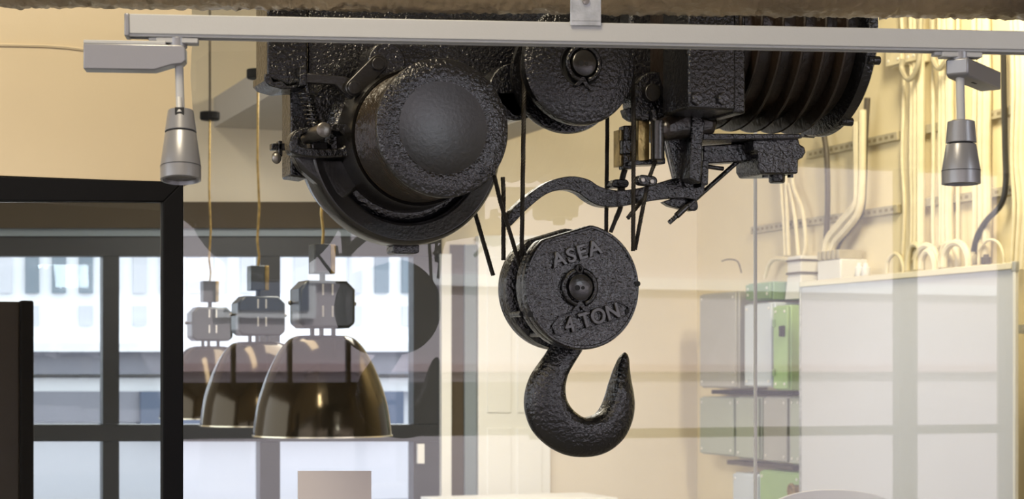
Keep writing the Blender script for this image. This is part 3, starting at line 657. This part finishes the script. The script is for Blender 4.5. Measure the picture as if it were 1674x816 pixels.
# ================================================================== PENDANT LAMPS
def pendant():
    px = .0022233; zr = CZ-(712-611)*px; o = Vector((0, 0, zr))
    Z = lambda y: (712-y)*px
    t = empty('pendant_lamp', (0, 0, zr))
    pr = [(112, 712), (113, 709), (111, 690), (106, 660), (97, 630), (85, 600), (70, 573), (54, 555), (40, 549)]
    sm = sm2(pr, 5); prof = [(r*px, Z(y)) for r, y in sm]+[(.001, Z(548))]+[(r*px*.985-.001, Z(y)-.003) for r, y in sm[::-1]]
    sh = MB().lathe(o, (0, 0, 1), prof, 72, cap=False).build('lamp_shade', 'shade', t, smooth=60)
    MB().lathe(o, (0, 0, 1), [(111*px, 0), (115*px, -.003), (115*px, .003), (112*px, .004)], 72, cap=False).build('rim', 'rim', sh)
    mb = MB()
    for a in (0, 120, 240): mb.cyl(o+Vector((20*px*math.cos(Rm(a+10)), 20*px*math.sin(Rm(a+10)), Z(551))), o+Vector((20*px*math.cos(Rm(a+10)), 20*px*math.sin(Rm(a+10)), Z(535))), 4*px, 12)
    mb.build('neck_posts', 'shadei', t)
    hw = 47; y0, y1 = 537, 460; q = [(-hw+10, y0), (hw-10, y0), (hw, y0-8), (hw, y1+14), (hw-14, y1), (-hw+14, y1), (-hw, y1+14), (-hw, y0-8)]
    MB().prism([o+Vector((x*px, -.07, Z(y))) for x, y in q], (0, .14, 0)).build('ballast_housing', 'shadei', t, .010, 3)
    mb = MB()
    for s in (-1, 1): mb.cyl(o+Vector((s*46*px, 0, Z(496))), o+Vector((s*54*px, 0, Z(496))), .005, 10); mb.sph(o+Vector((s*54*px, 0, Z(496))), .009, 10)
    mb.build('side_screws', 'steel', t)
    mb = MB()
    for x, y in ((-8, 475), (8, 475), (-8, 510), (8, 510)): mb.box((x*px-.003, -.074, zr+Z(y+9)), (x*px+.003, -.069, zr+Z(y-9)))
    mb.build('label_slots', 'whiteg', t)
    MB().cyl(o+Vector((0, 0, Z(461))), o+Vector((0, 0, Z(446))), 5*px, 12).build('neck', 'shadei', t)
    MB().box((-18*px, -.035, zr+Z(448)), (10*px, .045, zr+Z(400))).build('junction_box', 'shadei', t, .003)
    MB().box((10*px, -.035, zr+Z(448)), (18*px, .045, zr+Z(400))).build('box_side', 'brass_tan', t, .003)
    MB().tube([o+Vector((.0, 0, Z(402))), o+Vector((.004, 0, Z(380))), o+Vector((-.004, 0, Z(350))), o+Vector((0, 0, Z(320))), o+Vector((.005, 0, .95)), o+Vector((-.003, 0, 1.15)), o+Vector((0, 0, 1.51))], .0055, 8).build('cord', 'brass_tan', t)
    MB().lathe(o+Vector((0, 0, 1.51)), (0, 0, 1), [(.045, 0), (.05, .005), (.05, .04)], 28).build('ceiling_canopy', 'black', t, .003)
    MB().cyl(o+Vector((0, 0, 1.55)), Vector((0, 0, ZC)), .006, 10).build('suspension_rod', 'cabled', t)
    return t
pl = pendant()
spots = [((527, 6.67), 'nearest and largest bronze bell pendant lamp behind the glass'), ((422, 8.0), 'middle bronze pendant lamp, half hidden by the nearest one'), ((343, 9.3), 'farthest bronze pendant lamp, cut off by the black door frame')]
for i, ((px, D), l) in enumerate(spots):
    o = pl if i == 0 else copy_tree(pl)
    q = PD(px, 611, D); o.location.x = q.x; o.location.y = q.y
    tag(o, l, 'pendant lamp', 'bronze pendant lamps in a row')

# ================================================================== RIGHT WALL
def wallbox(px0, px1, yt, yb, d, m, label, cat, name, group=None, d0=0.):
    X = XR-d; a = PX(px0, yt, X); b = PX(px1, yt, X); zb = PX(px0, yb, X).z
    t = empty(name, (XR, (a.y+b.y)/2, zb), label, cat, group)
    ya, yb2 = max(a.y, b.y), min(a.y, b.y)
    MB().box((X+.02, yb2, zb), (XR-d0, ya, a.z)).build('body', m, t, .006)
    MB().box((X, yb2+.008, zb+.008), (X+.018, ya-.008, a.z-.008)).build('lid', m, t, .004)
    mb = MB()
    for y in (ya-.035, yb2+.035):
        for z in (zb+.035, a.z-.035): mb.cyl((X-.004, y, z), (X+.002, y, z), .008, 10)
    mb.build('lid_screws', 'whiteg', t)
    return t, X, ya, yb2, zb, a.z
g_ = 'electrical boxes on the right wall'
wallbox(1143, 1203, 481, 634, .22, 'boxg', 'tall pale grey switch box, farthest left in the upper row', 'electrical box', 'switch_box', g_)
wallbox(1216, 1262, 497, 633, .22, 'blueg', 'tall pale blue covered box with bright sheen beside the green box', 'electrical box', 'switch_box', g_)
t, X, ya, y0_, zb, zt = wallbox(1263, 1288, 500, 638, .26, 'green', 'light green upright box next to the whiteboard', 'electrical box', 'switch_box', g_)
MB().box((X-.02, y0_+.03, zb+.3), (X+.01, y0_+.07, zb+.36)).build('handle', 'black', t, .004)
mb = MB(); [mb.cyl((X-.01, ya-.03, z), (X-.01, ya-.03, z+.04), .008, 8) for z in (zb+.08, zt-.12)]; mb.build('hinges', 'greend', t)
wallbox(1218, 1259, 464, 493, .22, 'greend', 'dark green box peeping out above the pale blue one', 'electrical box', 'switch_box', g_)
for px0, px1, m, l in ((1143, 1199, 'boxgg', 'leftmost grey-green box of the middle row'), (1202, 1240, 'boxgg', 'grey-green box left of the glass joint'), (1247, 1287, 'boxg', 'grey box right of the glass joint, middle row'), (1290, 1310, 'boxgg', 'narrow grey-green box at the whiteboard edge, middle row')):
    wallbox(px0, px1, 648, 742+(px0-1143)*.12, .15, m, l, 'electrical box', 'switch_box', g_)
wallbox(1197, 1238, 772, 900, .16, 'blueg', 'pale blue box in the bottom row', 'electrical box', 'switch_box', g_)
wallbox(1241, 1308, 768, 900, .16, 'green', 'wide green box in the bottom row', 'electrical box', 'switch_box', g_)
# clamps between rows
mb = MB(); a = PX(1175, 640, XR-.05); b = PX(1306, 640, XR-.05)
mb.box((XR-.10, b.y, a.z-.015), (XR, a.y, a.z+.01)); tag(mb.build('mounting_rail', 'black'), 'dark mounting rail between upper and middle box rows', 'rail')
mb = MB(); a = PX(1198, 754, XR-.05); b = PX(1306, 757, XR-.05)
mb.box((XR-.09, b.y, a.z-.018), (XR, a.y, a.z+.008)); tag(mb.build('mounting_rail', 'cabled'), 'dark mounting rail between middle and bottom box rows', 'rail')
# round handwheel-like conduit end
c = PX(1294, 803, XR-.21); mb = MB()
for k in range(14): mb.sph(c+Vector((0, .035*math.cos(k*2*pi/14), .035*math.sin(k*2*pi/14))), .010, 8)
mb.lathe(c, XA, [(.034, 0), (.034, .047)], 24)
tag(mb.build('knurled_gland', 'brass_tan'), 'small round beaded gland in front of the wide green box', 'gland')
# rails
def rail(px0, px1, pyr, pxr, label, hpx=15):
    X = XR-.03; z = PX(pxr, pyr, X); h = .045
    ya, yb2 = PX(px0, 400, X).y, PX(px1, 400, X).y
    t = empty('slotted_rail', (XR, (ya+yb2)/2, z.z), label, 'rail')
    MB().box((X, yb2, z.z-h/2), (XR, ya, z.z+h/2)).build('channel', 'rail', t, .003)
    mb = MB(); y = yb2+.03
    while y < ya-.04: mb.box((X-.0008, y, z.z-.008), (X+.001, y+.028, z.z+.008)); y += .055
    mb.build('slots', 'slotd', t)
rail(1227, 1466, 351, 1400, 'lower slotted cable rail, left piece above the grey boxes'); rail(1512, 1535, 333, 1500, 'tiny piece of lower slotted rail behind the cream cables')
rail(1556, 1600, 322, 1580, 'lower slotted rail piece right of the right spotlight', ); rail(1606, 1674, 314, 1630, 'lower slotted rail piece under the black cable')
rail(1318, 1466, 236, 1400, 'upper slotted cable rail, left piece beside the motor'); rail(1512, 1535, 210, 1520, 'tiny piece of upper slotted rail behind the cream cables')
rail(1608, 1642, 187, 1625, 'upper slotted rail piece by the right spotlight'); rail(1648, 1690, 180, 1650, 'upper slotted rail piece at the right picture edge')
# cables
def cable(pts, r, m, label, off=.045, name='wall_cable', grp='cream cables on the right wall', cat='cable'):
    P3 = smoothpath([PX(a, b, XR-off) for a, b in pts], 6)
    return tag(MB().tube(P3, r, 8).build(name, m), label, cat, grp)
cv = [(1475, 4, 432), (1490, 2, 425), (1497, 1, 425), (1505, 0, 420), (1526, -1, 420), (1537, 2, 415), (1544, 0, 418), (1553, -2, 425), (1566, 0, 425), (1592, 2, 425), (1603, 1, 425), (1612, 2, 425), (1654, 4, 430), (1662, 5, 440), (1671, 6, 440)]
for i, (x, dx, yb_) in enumerate(cv):
    r = (.010, .014, .018, .022)[i % 4]
    cable([(x-dx, -40), (x, 60), (x+dx*.6, 150), (x, 260), (x+dx, 340), (x, yb_)], r, 'cable', ['straight cream cable, %s' % s for s in (
        'leftmost of the run above the whiteboard', 'thin, just right of the leftmost run', 'thick, beside the tiny rail pieces', 'fattest in the left bunch', 'thin, right of the tiny rail pieces', 'left neighbour of the right spotlight', 'partly behind the left side of the right spotlight', 'running down behind the right spotlight head', 'emerging under the right spotlight', 'left of the right rail pieces', 'broad, beside the black cable', 'fat one next to the black cable', 'first of three at the right picture edge', 'middle of three at the right picture edge', 'last at the right picture edge')][i], .05)
cable([(1640, 60), (1641, 150), (1643, 240), (1644, 300), (1636, 335), (1612, 362), (1597, 388), (1590, 420)], .014, 'cableb', 'black cable curving down to the whiteboard top', .075, grp=None)
cable([(1343, 200), (1351, 250), (1353, 330), (1350, 400)], .016, 'cabled', 'dark brown cable beside the motor down to a gland', .07, grp=None)
cable([(1418, 160), (1414, 230), (1412, 300), (1408, 345), (1392, 370), (1372, 395), (1366, 415)], .017, 'cabled', 'dark cable curving left under the motor', .07, grp=None)
cable([(1402, 200), (1403, 300), (1400, 335), (1380, 360), (1356, 390), (1350, 415)], .028, 'cable', 'thick cream cable curving left into the large gland', .09)
cable([(1410, 180), (1409, 300), (1404, 345), (1386, 372), (1366, 395), (1358, 415)], .020, 'cable', 'second cream cable beside the thick curved one', .10)
for i, pts in enumerate([[(1283, 230), (1285, 300), (1287, 360), (1289, 418)], [(1292, 230), (1296, 300), (1312, 345), (1317, 400), (1310, 425)], [(1276, 230), (1277, 300), (1282, 370), (1284, 418)], [(1290, 300), (1300, 360), (1305, 418)]]):
    cable(pts, .012, 'cable', ('pale cable hanging straight above the green box', 'pale cable bowing right above the green box', 'pale cable, leftmost above the green box', 'pale cable crossing the lower rail above the green box')[i], .06)
cable([(1250, 455), (1256, 435), (1266, 424), (1285, 424), (1292, 426)], .012, 'cable', 'short cream cable arching above the dark green box', .08)
cable([(1212, 446), (1206, 428), (1192, 424), (1180, 427)], .004, 'cabled', 'thin curly dark wire above the grey boxes', .08, grp=None)
for i, (xa, xb, yt, r) in enumerate([(1450, 1477, 415, .010), (1483, 1508, 400, .014), (1498, 1532, 402, .018), (1506, 1528, 411, .016), (1530, 1556, 400, .012), (1537, 1566, 398, .014), (1543, 1583, 397, .018), (1600, 1641, 392, .007)]):
    yb_ = 446-(xa-1450)*.09
    xm = (xa+xb)/2
    cable([(xa, yb_), (xa+1, (yb_+yt)/2), (xa+(xm-xa)*.45, yt+5), (xm, yt), (xb-(xb-xm)*.4, yt+6), (xb-1, (yb_+yt)/2+3), (xb, yb_)], r, 'cable', 'looped cream cable above the whiteboard, %s' % ('leftmost hoop', 'tall hoop in the left cluster', 'fat hoop in the left cluster', 'inner hoop of the left cluster', 'first hoop of the middle cluster', 'second hoop of the middle cluster', 'widest hoop of the middle cluster', 'thin hoop right of the black cable')[i], (.08, .08, .13, .19, .08, .13, .19, .08)[i], 'cable_loop', 'cable loops above the whiteboard')
for pts, l in (([(1506, -60), (1505, 20), (1504, 60), (1502, 100), (1492, 126), (1482, 128), (1474, 112), (1476, 96)], 'grey-brown cable loop hanging under the track, left one'), ([(1523, -60), (1524, 20), (1524, 70), (1526, 98), (1536, 112), (1547, 98), (1548, 74)], 'grey-brown cable loop under the track near the right spotlight')):
    cable(pts, .014, 'rail', l, .12, 'cable_loop', None)
wallbox(1446, 1474, 60, 113, .08, 'cable', 'cream junction box under the track beside the motor', 'junction box', 'junction_box'); wallbox(1478, 1500, 60, 106, .08, 'cable', 'cream junction box behind the hanging cable loop', 'junction box', 'junction_box')
# glands
def gland(px, py, h, r, m, label, off=.09, name='cable_gland'):
    a = PX(px, py, XR-off); s = (a-Vector((0, 0, CZ))).dot(Vector((SA, CA, 0)))/F; H_ = h*s; r = r*s
    t = MB().lathe(a, (0, 0, -1), [(r*.55, 0), (r*.6, H_*.22), (r, H_*.3), (r, H_*.95), (r*.9, H_)], 20).build(name, m); return tag(t, label, 'cable gland')
g1 = empty('cable_gland', PX(1354, 460, XR-.12), 'large pale cable gland box with a ribbed collar, left of the whiteboard top', 'cable gland')
a = PX(1336, 412, XR-.17); b = PX(1374, 412, XR-.17); z2 = PX(1336, 470, XR-.17).z
MB().box((XR-.17, b.y, z2), (XR, a.y, a.z-.05)).build('body', 'whiteg', g1, .008)
for i in range(5):
    y = b.y+(a.y-b.y)*(i+.5)/5; MB().box((XR-.175, y-.015, a.z-.05), (XR-.03, y+.015, a.z)).build('collar_rib', 'rail', g1, .004)
g2 = empty('cable_cone', PX(1290, 500, XR-.12), 'pale tapering cable cone with dark straps above the green box', 'cable gland')
a = PX(1287, 420, XR-.14); b = PX(1309, 420, XR-.14); z2 = PX(1287, 490, XR-.14).z; zm = PX(1287, 452, XR-.14).z
MB().box((XR-.14, b.y, zm), (XR, a.y, a.z)).build('neck', 'whiteg', g2, .006)
MB().prism([(XR-.14, b.y, zm), (XR-.14, a.y, zm), (XR-.14, a.y+.03, z2), (XR-.14, b.y, z2)], (.12, 0, 0)).build('skirt', 'whiteg', g2, .004)
for z in (a.z-.02, zm+.02): MB().box((XR-.146, b.y-.004, z-.012), (XR-.02, a.y+.004, z)).build('strap', 'cabled', g2)
for x, l in ((1381, 'white conical gland, left one on the whiteboard rail'), (1405, 'white conical gland, middle one on the whiteboard rail'), (1415, 'white conical gland, right one on the whiteboard rail')): gland(x, 430, 24, 7, 'white', l)
gland(1590, 412, 20, 8, 'rail', 'grey gland where the black cable ends'); gland(1612, 416, 16, 8, 'cabled', 'dark gland just right of the black cable end')
# whiteboard
X = XR-.34; a = PX(1310, 462, X); b = PX(1657, 436, X); zt = (a.z+b.z)/2; zb = .80
wb = empty('whiteboard', (XR-.3, (a.y+b.y)/2, zb), 'large glossy whiteboard with cream top rail on the right wall', 'whiteboard')
MB().box((X, b.y, zb), (X+.02, a.y, zt-.01)).build('writing_surface', 'board', wb)
MB().box((X-.012, b.y, zt-.018), (X+.03, a.y, zt+.012)).build('frame_top', 'boardf', wb, .003)
MB().box((X-.006, b.y-.02, zb), (X+.012, b.y, zt+.014)).build('frame_right', 'whiteg', wb, .003)
MB().box((X-.006, a.y, zb), (X+.03, a.y+.015, zt+.012)).build('frame_left', 'galv', wb, .003)
MB().box((X-.008, b.y-.024, zt-.03), (X+.014, b.y+.012, zt+.016)).build('frame_corner', 'boxg', wb, .004)
MB().box((X-.07, b.y, zb-.02), (X+.03, a.y, zb)).build('pen_tray', 'galv', wb, .003)
for y in (a.y-.2, b.y+.2): MB().box((X+.02, y-.02, zt-.3), (XR, y+.02, zt-.26)).build('wall_spacer', 'galv', wb)

# ================================================================== OTHER THINGS
# paper note on the glass
tag(MB().rect(487, 770, 607, 900, G-.0035, .002).build('paper_note', 'paper'), 'blank pinkish paper note stuck on the glass under the pendants', 'note')
# dark panel at far left behind the door glass
t = empty('folding_screen', P(10, 816, 5.6)-Vector((0, 0, 1.2)), 'dark brown screen at the far left behind the door glass', 'screen')
a = P(-60, 492, 5.6); b = P(32, 492, 5.6); c = P(54, 492, 5.6); z = a.z
t.location = ((a.x+c.x)/2, 5.6, 0)
MB().box((a.x, 5.6, 0.02), (b.x, 5.64, z)).build('panel', 'brownp', t, .004); MB().box((b.x, 5.58, 0), (c.x, 5.66, z+.003)).build('edge_post', 'black', t, .006)
# high-backed white chair (only its top shows)
o_ = PD(1363, 803, 6.6)
t = empty('white_chair', (o_.x, o_.y, 0), 'white high-backed shell chair whose rounded top shows at the bottom', 'chair')
fw = Vector((SA, CA, 0)); rt = Vector((CA, -SA, 0))
base = Vector((o_.x, o_.y, 0)); vs = []; nu, nv = 24, 16; topz = o_.z
def shell(u, v): # u -1..1 across, v 0..1 up
    wdt = .25*(1-.0*v); z = .62+(topz-.62)*v; zz = z-(.055*(abs(u)**2.6))*(v**3); return base+rt*(u*wdt)+fw*(-.10*(u*u)+.05*v)+Vector((0, 0, zz))
front = [[shell(-1+2*i/nu, j/nv) for i in range(nu+1)] for j in range(nv+1)]
vs = [p for r_ in front for p in r_]+[p+fw*.025 for r_ in front for p in r_]; N1 = (nu+1)*(nv+1); fs = []
for j in range(nv):
    for i in range(nu):
        q = j*(nu+1)+i; fs += [[q, q+1, q+nu+2, q+nu+1], [N1+q, N1+q+nu+1, N1+q+nu+2, N1+q+1]]
for i in range(nu): q = nv*(nu+1)+i; fs += [[q, q+1, N1+q+1, N1+q], [i+1, i, N1+i, N1+i+1]]
for j in range(nv): q = j*(nu+1); fs += [[q, q+nu+1, N1+q+nu+1, N1+q], [q+nu+nu+1, q+nu, N1+q+nu, N1+q+2*nu+1]]
MB().add(vs, fs).build('backrest', 'white', t, smooth=60)
MB().prism([base+rt*x+fw*y+Vector((0, 0, .58)) for x, y in arc((0, .0), .25, 0, 360, 24)[:-1]], (0, 0, .05)).build('seat', 'whiteg', t, .01)
for sx_, sy_ in ((-1, -1), (1, -1), (-1, 1), (1, 1)): MB().cyl(base+rt*(.15*sx_)+fw*(.15*sy_)+Vector((0, 0, .59)), base+rt*(.21*sx_)+fw*(.21*sy_), .013, 12).build('leg', 'galv', t)
# white counter in the back
a = P(735, 821, 9.6); b = P(1010, 821, 9.6)
t = empty('white_counter', ((a.x+b.x)/2, 9.8, 0), 'white counter whose top edge shows under the hook', 'counter')
MB().box((a.x, 9.6, a.z-.03), (b.x, 10.1, a.z)).build('worktop', 'white', t, .003); MB().box((a.x+.03, 9.65, 0), (b.x-.03, 10.08, a.z-.03)).build('cabinet_body', 'whiteg', t, .003)

# ================================================================== LIGHT
def area(loc, rot, size, power, col, sy=None):
    l = bpy.data.lights.new('lamp', 'AREA'); l.energy = power; l.color = col; l.size = size; l.shape = 'RECTANGLE'; l.size_y = sy or size
    o = bpy.data.objects.new('room_and_added_light', l); C.objects.link(o); o.location = loc; o.rotation_euler = rot; return o
def aim(o, tgt): o.rotation_euler = (Vector(tgt)-o.location).to_track_quat('-Z', 'Y').to_euler()
o = area((4.5, 6.5, 4.1), (0, 0, 0), .3, 120, (1, .86, .58), 1.2); aim(o, (5.43, 7.9, 2.6))
o = area((2.8, 8.3, 2.98), (0, 0, 0), 1.2, 72, (1, .93, .82), 2.0)
o = area((1.0, 7.0, 4.2), (0, 0, 0), 0.6, 60, (1, .88, .66), 2.5)
o = area((.2, 2.2, 4.2), (0, 0, 0), .4, 110, (1, .86, .62), 1.5); aim(o, (.6, 4.35, 2.2))
o = area((2.95, -.4, 2.72), (0, 0, 0), .6, 11, (.80, .90, 1), .26); aim(o, (1.4, 3.6, 2.1))  # added light without a fitting, gives the hoist its bluish highlights
sl = bpy.data.lights.new('sun', 'SUN'); sl.energy = 7.5; sl.angle = .02; sl.color = (1, .96, .90); so = bpy.data.objects.new('sun', sl); C.objects.link(so)
so.location = (0, 0, 12); so.rotation_euler = Vector((-.25, -.72, -.64)).to_track_quat('-Z', 'Y').to_euler()
w = bpy.data.worlds.new('world'); bpy.context.scene.world = w; w.use_nodes = True; nt = w.node_tree
bg = nt.nodes['Background']; bg.inputs['Strength'].default_value = 3.0; bg.inputs['Color'].default_value = (.92, .95, 1, 1)

# ================================================================== CAMERA
cam = bpy.data.cameras.new('camera'); co = bpy.data.objects.new('camera', cam); C.objects.link(co)
cam.sensor_width = 36; cam.lens = 36*F/1674; cam.shift_y = (HY-408)/1674
co.location = (0, 0, CZ); co.rotation_euler = (pi/2, 0, -YAW); cam.clip_start = .05; cam.clip_end = 200
cam.dof.use_dof = True; cam.dof.focus_distance = 3.85; cam.dof.aperture_fstop = 9
s = bpy.context.scene; s.camera = co
s.view_settings.view_transform = 'Standard'; s.view_settings.look = 'None'; s.view_settings.exposure = 0; s.view_settings.gamma = 1
s.view_settings.use_curve_mapping = False
s.cycles.use_denoising = True
s.cycles.max_bounces = 8; s.cycles.transparent_max_bounces = 12; s.cycles.caustics_reflective = False; s.cycles.caustics_refractive = False
